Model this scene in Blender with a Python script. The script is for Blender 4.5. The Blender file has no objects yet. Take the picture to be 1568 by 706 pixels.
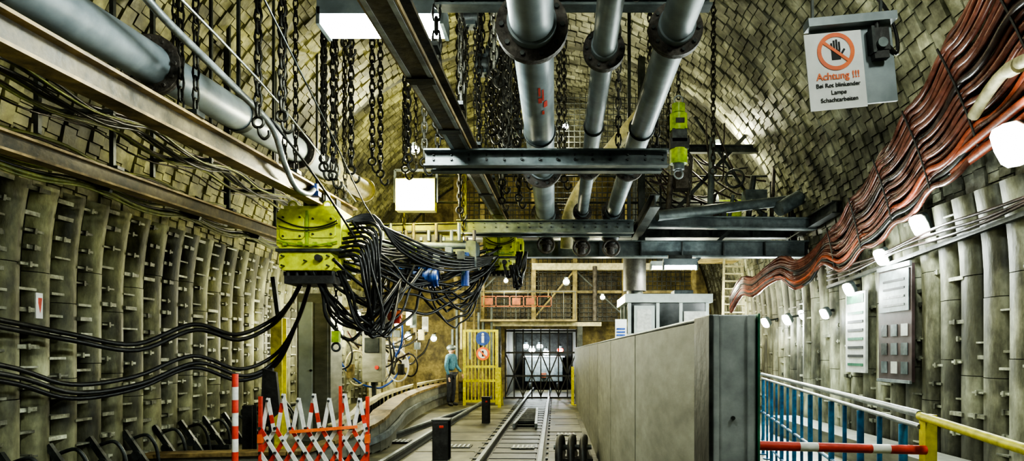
import bpy, math, random
from mathutils import Vector, Matrix, Euler
random.seed(7)
V=Vector
scn=bpy.context.scene

# ---------------------------------------------------------------- materials
def M(name,c1,c2,scale=6,rough=.6,metal=0,bump=.3,streak=None,attr=False,lo=.38,hi=.65,c3=None,grime=.6,gs=4.3,big=None):
    m=bpy.data.materials.new(name); m.use_nodes=True
    nt=m.node_tree; N=nt.nodes; L=nt.links
    bs=N['Principled BSDF']
    tc=N.new('ShaderNodeTexCoord'); mp=N.new('ShaderNodeMapping')
    L.new(tc.outputs['Object'],mp.inputs[0])
    if streak: mp.inputs['Scale'].default_value=streak
    n1=N.new('ShaderNodeTexNoise'); n1.inputs['Scale'].default_value=scale; n1.inputs['Detail'].default_value=8; n1.inputs['Roughness'].default_value=.65
    L.new(mp.outputs[0],n1.inputs['Vector'])
    cr=N.new('ShaderNodeValToRGB'); e=cr.color_ramp.elements
    e[0].position=lo; e[1].position=hi
    e[0].color=(*c1,1); e[1].color=(*c2,1)
    if c3:
        k=cr.color_ramp.elements.new((lo+hi)/2); k.color=(*c3,1)
    L.new(n1.outputs['Fac'],cr.inputs[0])
    out=cr.outputs[0]
    def mul(a_,b_):
        mx=N.new('ShaderNodeMix'); mx.data_type='RGBA'; mx.blend_type='MULTIPLY'; mx.inputs[0].default_value=1
        L.new(a_,mx.inputs[6]); L.new(b_,mx.inputs[7]); return mx.outputs[2]
    if attr:
        a=N.new('ShaderNodeAttribute'); a.attribute_name='tone'; out=mul(out,a.outputs['Color'])
    if big:
        nb=N.new('ShaderNodeTexNoise'); nb.inputs['Scale'].default_value=big; nb.inputs['Detail'].default_value=6; nb.inputs['Roughness'].default_value=.6
        L.new(tc.outputs['Object'],nb.inputs['Vector'])
        mb=N.new('ShaderNodeMapRange'); mb.inputs[1].default_value=.38; mb.inputs[2].default_value=.62; mb.inputs[3].default_value=.25; mb.inputs[4].default_value=1.15
        L.new(nb.outputs['Fac'],mb.inputs[0]); out=mul(out,mb.outputs[0])
    n3=N.new('ShaderNodeTexNoise'); n3.inputs['Scale'].default_value=scale*gs; n3.inputs['Detail'].default_value=5
    L.new(mp.outputs[0],n3.inputs['Vector'])
    mr=N.new('ShaderNodeMapRange'); mr.inputs[1].default_value=.3; mr.inputs[2].default_value=.7; mr.inputs[3].default_value=grime; mr.inputs[4].default_value=1.12
    L.new(n3.outputs['Fac'],mr.inputs[0])
    L.new(mul(out,mr.outputs[0]),bs.inputs['Base Color'])
    r2=N.new('ShaderNodeMapRange'); r2.inputs[3].default_value=max(.05,rough-.15); r2.inputs[4].default_value=min(1,rough+.2)
    L.new(n1.outputs['Fac'],r2.inputs[0]); L.new(r2.outputs[0],bs.inputs['Roughness'])
    bs.inputs['Metallic'].default_value=metal
    if bump:
        b=N.new('ShaderNodeBump'); b.inputs['Strength'].default_value=bump; b.inputs['Distance'].default_value=.02
        L.new(n3.outputs['Fac'],b.inputs['Height']); L.new(b.outputs[0],bs.inputs['Normal'])
    return m
def E(name,c,s):
    m=bpy.data.materials.new(name); m.use_nodes=True
    bs=m.node_tree.nodes['Principled BSDF']
    bs.inputs['Base Color'].default_value=(*c,1)
    bs.inputs['Emission Color'].default_value=(*c,1); bs.inputs['Emission Strength'].default_value=s
    return m
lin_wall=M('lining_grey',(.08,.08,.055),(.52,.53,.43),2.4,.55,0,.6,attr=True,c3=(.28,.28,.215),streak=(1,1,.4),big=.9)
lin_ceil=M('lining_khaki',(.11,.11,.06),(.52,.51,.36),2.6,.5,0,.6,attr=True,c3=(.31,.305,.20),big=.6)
clipm=M('clip_steel',(.16,.16,.13),(.60,.62,.54),5,.5,.1,.3,attr=True)
darkback=M('lining_back',(.015,.016,.012),(.08,.08,.055),3,.8,0,.4)
floorm=M('floor_concrete',(.04,.04,.02),(.29,.275,.16),1.1,.45,0,.5,c3=(.16,.15,.08),big=.6)
concm=M('panel_concrete',(.12,.122,.095),(.26,.26,.205),1.4,.6,0,.15,streak=(1,.7,2.2),lo=.3,hi=.7,grime=.75)
steel=M('galv_steel',(.17,.19,.20),(.38,.42,.43),3,.4,.5,.1,grime=.7)
endpl=M('end_plate_steel',(.24,.27,.28),(.48,.52,.53),2.5,.45,.15,.15,grime=.75)
steelL=M('pipe_grey_paint',(.16,.195,.22),(.30,.345,.37),1.6,.4,.1,.1,grime=.8)
dsteel=M('dark_steel',(.02,.024,.024),(.085,.095,.092),4,.42,.4,.2)
gsteel=M('blue_grey_steel',(.07,.09,.095),(.19,.225,.23),3,.42,.2,.15,grime=.7)
rust=M('rusty_flange',(.05,.04,.035),(.16,.145,.13),9,.6,.3,.4)
beamY=M('beam_ochre',(.10,.065,.02),(.42,.30,.12),3,.5,.1,.25,c3=(.26,.185,.075))
beamD=M('beam_brown',(.035,.03,.018),(.15,.12,.065),4,.5,.2,.3)
black=M('rubber_black',(.005,.005,.005),(.020,.021,.021),8,.38,0,.1)
blackm=M('black_paint',(.008,.008,.008),(.035,.035,.033),8,.5,0,.15)
chainm=M('chain_iron',(.012,.012,.010),(.055,.052,.038),12,.45,.6,.2)
chainl=M('chain_zinc',(.16,.16,.13),(.40,.39,.33),12,.4,.6,.2)
yel=M('machine_yellow',(.42,.45,.015),(.76,.82,.035),3,.35,0,.1,lo=.25,hi=.48,grime=.7)
yel2=M('safety_yellow',(.50,.46,.02),(.72,.66,.04),4,.5,0,.15)
ygreen=M('hoist_green',(.25,.40,.02),(.44,.60,.04),4,.4,0,.1)
red=M('signal_red',(.5,.035,.02),(.72,.07,.04),5,.5,0,.1,grime=.8)
orange=M('signal_orange',(.75,.13,.03),(.85,.2,.05),5,.5,0,0,grime=.95)
dorange=M('old_red_paint',(.14,.035,.012),(.25,.07,.02),5,.7,0,0)
white=M('dirty_white',(.42,.42,.39),(.72,.72,.69),4,.5,0,.05,lo=.25,hi=.5,grime=.8)
paper=M('sign_white',(.70,.71,.72),(.80,.81,.82),2,.5,0,0,grime=.97)
paperd=M('notice_paper',(.40,.41,.39),(.55,.56,.53),3,.5,0,0,grime=.85)
blue=M('rail_blue',(.02,.09,.20),(.045,.20,.38),5,.45,0,.15)
bluem=M('motor_blue',(.02,.06,.3),(.04,.12,.5),5,.4,0,.1)
redcab=M('cable_redbrown',(.08,.024,.015),(.27,.095,.065),3,.27,0,.1)
redcab2=M('cable_orange_red',(.35,.06,.02),(.55,.12,.05),6,.4,0,.1)
dkcab=M('cable_dark',(.018,.011,.010),(.07,.04,.034),6,.3,0,.1)
tancab=M('cable_tan',(.35,.32,.18),(.58,.54,.34),4,.5,0,.2)
ygcab=M('cable_yellowgreen',(.10,.12,.02),(.26,.28,.06),6,.5,0,.1)
cream=M('cream_paint',(.48,.44,.25),(.72,.66,.40),3,.5,0,.1)
ochre=M('shaft_ochre',(.10,.078,.025),(.36,.29,.11),3,.6,0,.3)
cabinm=M('cabin_grey',(.46,.52,.50),(.60,.66,.64),2,.4,0,.0,grime=.93)
glass=M('window_dark',(.02,.025,.025),(.05,.055,.055),2,.08,0,0)
green=M('edge_green',(.03,.14,.08),(.05,.22,.12),4,.5,0,.1)
text_k=M('print_black',(.01,.01,.012),(.02,.02,.022),2,.6,0,0)
brown=M('board_darkred',(.05,.03,.03),(.09,.06,.06),2,.5,0,0)
skin=M('skin',(.5,.3,.2),(.6,.38,.27),5,.6,0,0)
wk1=M('workwear_blue',(.05,.15,.24),(.10,.25,.36),5,.8,0,.1)
wk2=M('trousers_dark',(.015,.017,.025),(.04,.045,.06),5,.8,0,.1)
lampW=E('tube_glow_white',(.88,1,.98),45)
lampS=E('led_glow_white',(.92,1,.97),70)
lampY=E('flood_glow',(1,.99,.78),160)
lampF=E('far_glow',(.95,1,.85),45)
lampR=E('red_glow',(1,.05,.02),14)

# ---------------------------------------------------------------- builder
class B:
    def __init__(s,name): s.n=name; s.v=[]; s.f=[]; s.mi=[]; s.sm=[]; s.ms=[]
    def add(s,vs,fs,mat,smooth=False):
        if mat not in s.ms: s.ms.append(mat)
        k=s.ms.index(mat); o=len(s.v)
        s.v+= [tuple(p) for p in vs]
        for f in fs:
            s.f.append(tuple(i+o for i in f)); s.mi.append(k); s.sm.append(smooth)
    def box(s,c,sz,mat,rot=(0,0,0)):
        R=Euler(rot).to_matrix(); c=V(c); h=V(sz)/2
        vs=[c+R@V((x*h.x,y*h.y,z*h.z)) for x in(-1,1) for y in(-1,1) for z in(-1,1)]
        s.add(vs,[(0,1,3,2),(4,6,7,5),(0,4,5,1),(2,3,7,6),(0,2,6,4),(1,5,7,3)],mat)
    def bx(s,x0,x1,y0,y1,z0,z1,mat):
        s.box(((x0+x1)/2,(y0+y1)/2,(z0+z1)/2),(abs(x1-x0),abs(y1-y0),abs(z1-z0)),mat)
    def bar(s,a,b,w,h,mat,off=(0,0),up=V((0,0,1))):
        a=V(a);b=V(b); d=(b-a).normalized()
        if abs(d.dot(up))>.99: up=V((0,1,0))
        r=d.cross(up).normalized(); u=r.cross(d)
        o=r*off[0]+u*off[1]
        vs=[]
        for p in(a,b):
            for i,j in((-1,-1),(1,-1),(1,1),(-1,1)): vs.append(p+o+r*i*w/2+u*j*h/2)
        s.add(vs,[(0,3,2,1),(4,5,6,7),(0,1,5,4),(1,2,6,5),(2,3,7,6),(3,0,4,7)],mat)
    def ibeam(s,a,b,h,w,mat,t=.02,up=V((0,0,1)),mat2=None):
        s.bar(a,b,w,t,mat,(0,h/2-t/2),up); s.bar(a,b,w,t,mat,(0,-h/2+t/2),up); s.bar(a,b,t,h-2*t,mat2 or mat,(0,0),up)
    def frame(s,d):
        up=V((0,0,1)) if abs(d.z)<.9 else V((0,1,0))
        r=d.cross(up).normalized(); return r,r.cross(d).normalized()
    def cyl(s,a,b,r,mat,n=20,r2=None):
        a=V(a);b=V(b);d=(b-a).normalized(); x,y=s.frame(d); r2=r if r2 is None else r2
        vs=[a+(x*math.cos(t)+y*math.sin(t))*r for t in[2*math.pi*i/n for i in range(n)]]
        vs+=[b+(x*math.cos(t)+y*math.sin(t))*r2 for t in[2*math.pi*i/n for i in range(n)]]
        s.add(vs,[(i,(i+1)%n,n+(i+1)%n,n+i) for i in range(n)],mat,True)
        s.add(vs[:n],[tuple(range(n-1,-1,-1))],mat); s.add(vs[n:],[tuple(range(n))],mat)
    def tube(s,path,r,mat,n=7,sub=4,smooth=True):
        P=[V(p) for p in path]
        if smooth and len(P)>2:
            Q=[]
            for i in range(len(P)-1):
                p0=P[max(i-1,0)];p1=P[i];p2=P[i+1];p3=P[min(i+2,len(P)-1)]
                for k in range(sub):
                    t=k/sub
                    Q.append(.5*((2*p1)+(p2-p0)*t+(2*p0-5*p1+4*p2-p3)*t*t+(3*p1-p0-3*p2+p3)*t**3))
            Q.append(P[-1]); P=Q
        d=(P[1]-P[0]).normalized(); x,y=s.frame(d); vs=[]
        for i,p in enumerate(P):
            d=(P[min(i+1,len(P)-1)]-P[max(i-1,0)]).normalized()
            x=(x-d*x.dot(d)).normalized(); y=d.cross(x)
            vs+=[p+(x*math.cos(2*math.pi*k/n)+y*math.sin(2*math.pi*k/n))*r for k in range(n)]
        fs=[(i*n+k,i*n+(k+1)%n,(i+1)*n+(k+1)%n,(i+1)*n+k) for i in range(len(P)-1) for k in range(n)]
        s.add(vs,fs,mat,True)
        s.add(vs[:n],[tuple(range(n-1,-1,-1))],mat); s.add(vs[-n:],[tuple(range(n))],mat)
    def ring(s,c,ax,R,r,mat,n=24,m=8,sx=1,sy=1):
        c=V(c);d=V(ax).normalized();x,y=s.frame(d);vs=[]
        for i in range(n):
            t=2*math.pi*i/n; q=x*math.cos(t)*sx+y*math.sin(t)*sy
            for k in range(m):
                u=2*math.pi*k/m; vs.append(c+q*R+(x*math.cos(t)+y*math.sin(t))*r*math.cos(u)+d*r*math.sin(u))
        s.add(vs,[(i*m+k,i*m+(k+1)%m,((i+1)%n)*m+(k+1)%m,((i+1)%n)*m+k) for i in range(n) for k in range(m)],mat,True)
    def ball(s,c,r,mat,n=14,m=9,sc=(1,1,1)):
        c=V(c);vs=[c+V((0,0,r*sc[2]))]
        for j in range(1,m):
            p=math.pi*j/m
            for i in range(n):
                t=2*math.pi*i/n; vs.append(c+V((r*sc[0]*math.sin(p)*math.cos(t),r*sc[1]*math.sin(p)*math.sin(t),r*sc[2]*math.cos(p))))
        vs.append(c-V((0,0,r*sc[2]))); L=len(vs)-1
        fs=[(0,1+i,1+(i+1)%n) for i in range(n)]
        for j in range(m-2):
            for i in range(n): a=1+j*n; fs.append((a+i,a+n+i,a+n+(i+1)%n,a+(i+1)%n))
        a=1+(m-2)*n
        fs+=[(a+i,L,a+(i+1)%n) for i in range(n)]
        s.add(vs,fs,mat,True)
    def flange(s,c,ax,R,th,mat,nb=10,bm=None):
        c=V(c);d=V(ax).normalized();x,y=s.frame(d)
        s.cyl(c-d*th*1.05,c-d*th*.05,R,mat,28); s.cyl(c+d*th*.05,c+d*th*1.05,R,mat,28)
        for i in range(nb):
            t=2*math.pi*i/nb; p=c+(x*math.cos(t)+y*math.sin(t))*R*.84
            s.cyl(p-d*th*1.7,p+d*th*1.7,R*.07,bm or mat,6)
    def chain(s,top,bot,mat,L=.115,r=.011,w=.05):
        top=V(top);bot=V(bot);d=(bot-top);n=max(1,int(d.length/(L-2.4*r)));st=d/n;u=st.normalized()
        x,y=s.frame(u)
        for i in range(n):
            c=top+st*(i+.5); a=x if i%2 else y
            vs=[];nn=a.cross(u).normalized()
            for k in range(10):
                t=2*math.pi*k/10
                px=math.cos(t)*w/2; pz=(L/2-w/2)*(1 if math.sin(t)>0 else -1)*(abs(math.sin(t))>.01)+math.sin(t)*w/2
                q=(a*px+u*pz); rad=q.normalized() if q.length>0 else a
                for k2 in range(5):
                    t2=2*math.pi*k2/5; vs.append(c+q+rad*r*math.cos(t2)+nn*r*math.sin(t2))
            s.add(vs,[(i2*5+k,i2*5+(k+1)%5,((i2+1)%10)*5+(k+1)%5,((i2+1)%10)*5+k) for i2 in range(10) for k in range(5)],mat,True)
    def done(s,bevel=0,tone=None):
        me=bpy.data.meshes.new(s.n); me.from_pydata(s.v,[],s.f)
        for m in s.ms: me.materials.append(m)
        me.polygons.foreach_set('material_index',s.mi); me.polygons.foreach_set('use_smooth',s.sm)
        if tone:
            a=me.color_attributes.new('tone','FLOAT_COLOR','POINT')
            fl=[]
            for t in tone: fl+=[t[0],t[1],t[2],1]
            a.data.foreach_set('color',fl)
        me.update()
        o=bpy.data.objects.new(s.n,me); scn.collection.objects.link(o)
        if bevel:
            b=o.modifiers.new('bevel','BEVEL'); b.width=bevel; b.segments=2; b.limit_method='ANGLE'; b.angle_limit=.9
        return o
def text(parent,name,body,loc,rot,size,mat,align='CENTER',bold=0):
    c=bpy.data.curves.new(name,'FONT'); c.body=body; c.size=size; c.align_x=align; c.align_y='CENTER'; c.extrude=.0008; c.offset=bold
    c.materials.append(mat)
    o=bpy.data.objects.new(name,c); scn.collection.objects.link(o); o.location=loc; o.rotation_euler=rot; o.parent=parent
    return o
def area(name,loc,rot,sx,sy,power,col,parent=None):
    l=bpy.data.lights.new(name,'AREA'); l.shape='RECTANGLE'; l.size=sx; l.size_y=sy; l.energy=power; l.color=col
    o=bpy.data.objects.new(name,l); scn.collection.objects.link(o); o.location=loc; o.rotation_euler=rot
    if parent: o.parent=parent
    return o
def point(loc,power,col,parent,r=.1):
    l=bpy.data.lights.new('glow_point','POINT'); l.energy=power; l.color=col; l.shadow_soft_size=r
    q=bpy.data.objects.new('glow_point',l); scn.collection.objects.link(q); q.location=loc; q.parent=parent
def droop(a,b,sag,n=10,jit=0):
    a=V(a);b=V(b);o=[]
    for i in range(n+1):
        t=i/n; p=a.lerp(b,t); p.z-=sag*4*t*(1-t)
        if 0<i<n and jit: p+=V((random.uniform(-jit,jit),random.uniform(-jit,jit),random.uniform(-jit,jit)))
        o.append(p)
    return o

# ---------------------------------------------------------------- tunnel lining
CX,ZC,R=-.4,2.2,5.2
LT=2*ZC+math.pi*R
def P(s,off=0,R=R):
    if s<ZC: return (CX-R+off,s)
    if s>ZC+math.pi*5.2: return (CX+R-off, ZC-(s-ZC-math.pi*5.2))
    t=math.pi-(s-ZC)/5.2
    return (CX+(R-off)*math.cos(t),ZC+(R-off)*math.sin(t))
def vz(x): return ZC+math.sqrt(max(.1,R*R-(x-CX)**2))
BF=[(0,1,3,2),(4,6,7,5),(0,4,5,1),(2,3,7,6),(0,2,6,4),(1,5,7,3)]
def lining(name,y0,y1,R,dark=1.0):
    b=B(name); tone=[]
    def put(vs,fs,mat,t,smooth=False):
        b.add(vs,fs,mat,smooth); tone.extend([t]*len(vs))
    ns=60
    vs=[]
    for y in(y0,y1):
        for i in range(ns+1):
            x,z=P(LT*i/ns,0,R); vs.append((x,y,z))
    put(vs,[(i,i+1,ns+2+i,ns+1+i) for i in range(ns)],darkback,(1,1,1))
    dy=.4; ny=int((y1-y0)/dy); sr=3.3
    for j in range(ny):
        y=y0+j*dy+dy/2
        for side in(0,1):
            prof=[(-.165,0),(-.145,.055),(-.085,.11),(0,.13),(.085,.11),(.145,.055),(.165,0)] if side==0 else [(-.185,0),(-.175,.06),(-.13,.11),(0,.13),(.13,.11),(.175,.06),(.185,0)]
            NP=7
            g=random.uniform(.8,1.15)*(1 if side==0 else 1.2)
            cuts=[0,1.15+random.uniform(-.3,.3),2.3+random.uniform(-.3,.3),sr]
            for seg in range(3):
                sa=cuts[seg]; sb=cuts[seg+1]-.008
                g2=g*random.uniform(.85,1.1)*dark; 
                vs=[]; jo=random.uniform(-.006,.006)
                K=5
                for k in range(K):
                    s_=sa+(sb-sa)*k/4; s2=s_ if side==0 else LT-s_
                    for(dyy,of) in prof:
                        x,z=P(s2,of+jo+.01,R); vs.append((x,y+dyy,z))
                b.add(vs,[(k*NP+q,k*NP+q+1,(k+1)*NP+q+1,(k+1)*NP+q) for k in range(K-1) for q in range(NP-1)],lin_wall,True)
                for k in range(K):
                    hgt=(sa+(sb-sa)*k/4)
                    # tone darkens towards the wall foot
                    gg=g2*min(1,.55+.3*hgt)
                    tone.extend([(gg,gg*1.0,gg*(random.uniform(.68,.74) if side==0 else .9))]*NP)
            sp=.15+random.uniform(0,.1)
            while sp<sr:
                s2=sp if side==0 else LT-sp
                w=random.uniform(.09,.16); h=random.choice((.010,.014,.022)); o=random.uniform(.10,.155)
                g3=random.uniform(.4,1.25)*dark
                if side==0 or random.random()<.45:
                    jy=random.uniform(-.03,.03)
                    for (hh,ww,oo,mm,gg) in((h,w,o,clipm,g3),(.03,.015,o+.02,clipm,g3*.7)):
                        if ww<.02 and random.random()<.5: continue
                        vs=[]
                        for of in(0,oo):
                            for ds in(-hh,hh):
                                for q in(-ww,ww):
                                    x,z=P(s2+ds,of,R); vs.append((x,y+.2+q+jy,z))
                        put(vs,BF,mm,(gg,gg,gg*.88))
                sp+=random.uniform(.16,.28)
        # vault: narrow arc strips of overlapping short plates
        for sub,(q0,q1) in enumerate(((-.197,-.008),(.002,.188))):
            s_=sr+random.uniform(-.1,0)
            while s_<LT-sr-.02:
                h=random.choice((.11,.13,.16,.22))
                right=s_>LT/2
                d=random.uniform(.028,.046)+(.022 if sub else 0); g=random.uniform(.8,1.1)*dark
                rr_=random.random()
                if rr_<.04: g*=1.5
                elif rr_<.12: g*=.6
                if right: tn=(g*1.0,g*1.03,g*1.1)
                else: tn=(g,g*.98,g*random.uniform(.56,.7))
                a0,a1=s_+.001,s_+h-.001
                vs=[]
                for (ins,of0,of1) in((0,0,0),(.007,d,d*.55)):
                    for (ss,of) in((a0+ins,of0 if not right else of1),(a1-ins*.3,of1 if not right else of0)):
                        for q in(q0+ins,q1-ins):
                            x,z=P(ss,of+.004,R); vs.append((x,y+q,z))
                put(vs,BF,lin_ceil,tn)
                s_+=h
    b.done(tone=tone)
lining('wall_tunnel_lining',-4,12.6,5.2)
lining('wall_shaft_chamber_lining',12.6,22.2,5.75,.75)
b=B('wall_portal')
vs=[]
for rr in(5.0,6.0):
    for i in range(61):
        x,z=P(LT*i/60,0,rr if rr>5.1 else 5.2); vs.append((x,12.6,z))
b.add(vs,[(i,i+1,62+i,61+i) for i in range(60)],darkback); b.done()
b=B('wall_back'); b.bx(-6.6,5.8,-4.3,-4.0,0,7.8,darkback); b.done()
b=B('floor'); b.bx(-7,6.4,-4.3,30,-.3,0,floorm)
b.done()
b=B('wall_shaft_end')
b.bx(-6.6,-1.65,22.2,22.5,0,8.2,ochre); b.bx(.7,6,22.2,22.5,0,8.2,ochre); b.bx(-1.65,.7,22.2,22.5,2.3,8.2,ochre)
b.bx(-1.95,-1.65,22.5,28,0,2.6,darkback); b.bx(.7,1,22.5,28,0,2.6,darkback); b.bx(-1.95,1,22.5,28,2.3,2.6,darkback); b.bx(-1.95,1,28,28.2,0,2.6,dsteel)
b.done()

# ---------------------------------------------------------------- floor rails, plates
def rail(b,pts,mat):
    for a,c in zip(pts,pts[1:]):
        b.bar(a,c,.13,.02,dsteel,(0,-.045)); b.bar(a,c,.02,.08,dsteel); b.bar(a,c,.055,.03,mat,(0,.045))
b=B('railway_track')
rail(b,[(-1.02,3,.055),(-.98,12,.055),(-.85,28,.055)],steel)
rail(b,[(-.2,3,.055),(-.2,12,.055),(-.2,28,.055)],steel)
b.bx(-.93,-.28,3,21.5,.0,.012,dsteel)
for i in range(34):
    y=4+i*.52; b.bx(-1.2,.0,y-.06,y+.06,.0,.02,dsteel)
b.done()
b=B('railway_track')
rail(b,[(-2.28,3,.055),(-2.2,12,.055),(-2.05,21,.055)],steel)
rail(b,[(-3.0,9.5,.04),(-2.75,12,.04),(-2.4,15,.04),(-2.05,18,.04)],steel)
b.done()
b=B('track_points_mechanism')
b.bx(-.75,-.42,13,16,.01,.06,blackm)
for i in range(9): b.cyl((-.75,13.2+i*.33,.09),(-.42,13.2+i*.33,.09),.05,dsteel,10)
b.bar((-.8,12.6,.09),(-.7,16.3,.09),.05,.08,steel); b.bar((-.37,12.6,.09),(-.45,16.3,.09),.05,.08,steel)
b.done()
b=B('floor_steel_plates')
for i in range(14):
    y=5+i*1.2
    for x0,x1 in((-2.1,-1.15),(-.1,.5)):
        b.bx(x0,x1,y+.02,y+1.16,.0,.015+.01*random.random(),floorm)
b.done(bevel=.004)
b=B('floor_drain_grate')
for cx,cy in((-1.5,10.3),(-.5,10.2),(.2,11.8),(-2.6,10.9)):
    b.bx(cx-.18,cx+.18,cy-.16,cy+.16,.02,.03,dsteel)
    for i in range(5): b.bx(cx-.16+i*.07,cx-.13+i*.07,cy-.14,cy+.14,.03,.04,white)
b.done()
def bollard(x,y,w,h):
    b=B('steel_bollard'); b.ibeam((x,y,0),(x,y,h),w,w*.8,blackm,.025); b.bx(x-w*.45,x+w*.45,y-w*.52,y+w*.52,h,h+.02,dsteel); b.bx(x-w*.38,x+w*.38,y-w*.52,y-w*.46,.03,h-.02,blackm)
    b.bx(x-w*.45,x+w*.45,y-w*.6,y+w*.6,0,.02,dsteel)
    b.box((x+.02,y-w*.54,h*.86),(w*.22,.01,.035),red); b.done(bevel=.005)
bollard(-1.58,9.1,.27,.56); bollard(-1.46,13.8,.2,.55)
b=B('rail_buffer_stop')
for dx in(0,.16,.32):
    b.tube([(.05+dx,8.6,.03),(.05+dx,8.7,.25),(.08+dx,8.95,.34),(.1+dx,9.4,.2),(.1+dx,9.5,.03)],.05,blackm,8)
b.bx(0,.5,8.6,9.6,0.03,.1,blackm); b.cyl((-.02,9,.2),(.5,9,.2),.035,steel,10)
b.done()
b=B('curved_guide_kerb')
path=[(-5.4,8.6),(-4.2,8.8),(-3.3,9.0),(-2.75,9.9),(-2.85,11.2),(-3.15,13.2),(-3.35,16),(-3.35,19),(-3.1,21.5)]
Q=[]
for i in range(len(path)-1):
    p0=V(path[max(i-1,0)]);p1=V(path[i]);p2=V(path[i+1]);p3=V(path[min(i+2,len(path)-1)])
    for k in range(5):
        t=k/5;Q.append(.5*((2*p1)+(p2-p0)*t+(2*p0-5*p1+4*p2-p3)*t*t+(3*p1-p0-3*p2+p3)*t**3))
Q.append(V(path[-1]))
for i,(p,q) in enumerate(zip(Q,Q[1:])):
    h=.12+.42*min(1,max(0,(i-9)/8))
    h2=.12+.42*min(1,max(0,(i-8)/8))
    b.bar((p.x,p.y,h/2),(q.x,q.y,h2/2),.2,h,concm)
    b.bar((p.x,p.y,h+.03),(q.x,q.y,h2+.03),.30,.05,beamY)
    if i>12: b.bar((p.x+.16,p.y,h*.55),(q.x+.16,q.y,h2*.55),.05,.09,steel)
    if i>12: b.bar((p.x-.35,p.y,h+.1),(q.x-.35,q.y,h2+.1),.12,.06,cream); b.bar((p.x-.35,p.y,0),(p.x-.35,p.y,h+.1),.05,.05,dsteel)
b.done()

# ---------------------------------------------------------------- concrete dividing wall
b=B('wall_divider')
y=2.75
while y<20:
    b.bx(.6,.775,y,min(y+2.13,20.2),0,1.63,concm); y+=2.17
b.bx(.62,.755,2.75,20.2,0,1.6,dsteel)
b.bx(.593,.782,2.75,20.2,1.63,1.645,steel)
b.done(bevel=.006)
b=B('divider_end_post')
b.bx(.59,.77,2.5,2.74,0,1.645,endpl)
b.bx(.60,.625,2.488,2.5,0,1.645,endpl); b.bx(.735,.76,2.488,2.5,0,1.645,endpl)
b.bx(.775,.783,2.49,2.75,0,1.65,green)
b.bx(.585,.60,2.48,2.75,0,1.645,dsteel)
for z in(.3,.8,1.25): b.cyl((.68,2.49,z),(.68,2.5,z),.008,dsteel,8)
b.done(bevel=.004)

# ---------------------------------------------------------------- right railing
b=B('walkway_railing')
A=V((1.9,3.4,0));C=V((3.1,9.8,0))
for h,m,r in((1.18,steel,.02),(1.115,steel,.014),(.62,blue,.016),(.2,blue,.016)):
    b.cyl(A+V((0,0,h)),C+V((0,0,h)),r,m,10)
for i in range(15):
    p=A.lerp(C,(i+.6)/15); b.cyl(p,p+V((0,0,1.1)),.016 if i%2 else .024,blue,10); b.cyl(p,p+V((0,0,.015)),.06,blue,10)
b.done()
b=B('walkway_gate')
b.bar((1.93,3.38,0),(1.93,3.38,1.18),.06,.06,yel2); b.cyl((1.9,3.4,1.17),(1.72,2.2,1.13),.022,yel2,12); b.cyl((1.93,3.38,.6),(1.75,2.2,.6),.02,yel2,12)
b.bar((1.72,2.2,0),(1.72,2.2,1.15),.06,.06,yel2)
n=12
for i in range(n):
    x0=.79+(1.9-.79)*i/n;x1=.79+(1.9-.79)*(i+1)/n
    b.cyl((x0,3.35,1.03-.03*i/n),(x1,3.35,1.03-.03*(i+1)/n),.024,white if i in(5,9) else red,12)
b.done()
b=B('walkway_railing')
A=V((3.1,9.9,0));C=V((3.4,14,0))
for h in(1.18,.6): b.cyl(A+V((0,0,h)),C+V((0,0,h)),.02,blue,8)
for i in range(9): p=A.lerp(C,(i+.5)/9); b.cyl(p,p+V((0,0,1.18)),.02,blue,8)
b.done()
b=B('walkway_ledge'); b.bx(4.1,4.62,-3,12.5,0,.3,concm); b.done()

# ---------------------------------------------------------------- left overhead beams
def hanger(b,x,y,z,mat=chainm): b.chain((x,y,vz(x)-.05),(x,y,z),mat)
b=B('monorail_beam')
b.ibeam((-2.92,1.5,3.11),(-2.92,9.4,3.47),.20,.16,beamY,.022,mat2=beamD)
for y in(3.2,5.2,7.2,8.9):
    z=3.11+(y-1.5)*.0456+.1
    b.bx(-3.02,-2.82,y-.06,y+.06,z,z+.04,dsteel); hanger(b,-2.98,y,z+.04); hanger(b,-2.86,y,z+.04)
b.done()
b=B('monorail_beam')
b.ibeam((-4.2,1.5,2.98),(-4.2,10.2,3.30),.16,.13,beamY,.02,mat2=beamD)
for y in(3.5,6.2,8.4,9.8):
    z=2.98+(y-1.5)*.037+.08
    b.bx(-4.28,-4.12,y-.05,y+.05,z,z+.03,dsteel); b.bar((-4.2,y,z),(-4.2,y,vz(-4.2)-.03),.04,.04,dsteel)
b.done()
b=B('monorail_beam')
b.ibeam((-.9,1.5,3.28),(-.9,11.6,3.83),.2,.18,beamD,.028,mat2=dsteel)
b.bar((-.9,1.5,3.28),(-.9,11.6,3.83),.012,.028,beamY,(.094,-.085)); b.bar((-.9,1.5,3.28),(-.9,11.6,3.83),.012,.028,beamY,(-.094,-.085))
b.bar((-.9,1.5,3.28),(-.9,11.6,3.83),.012,.028,beamY,(-.094,.085))
b.bar((-.9,1.5,3.28),(-.9,11.6,3.83),.03,.006,steel,(-.07,-.102)); b.bar((-.9,1.5,3.28),(-.9,11.6,3.83),.03,.006,steel,(.07,-.102))
for y in(2.5,4.4,5.6,6.9,8.5,10.2):
    z=3.28+(y-1.5)*.0545+.1
    b.bx(-1.02,-.78,y-.07,y+.07,z,z+.03,dsteel)
    b.bx(-.99,-.81,y-.05,y+.05,z-.215,z-.20,dsteel)
    hanger(b,-1.0,y,z+.03,chainl if y==6.9 else chainm); hanger(b,-.8,y,z+.03)
b.done()
b=B('ventilation_pipe')
def pz(y): return 3.55+(y-2)*.075
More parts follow.
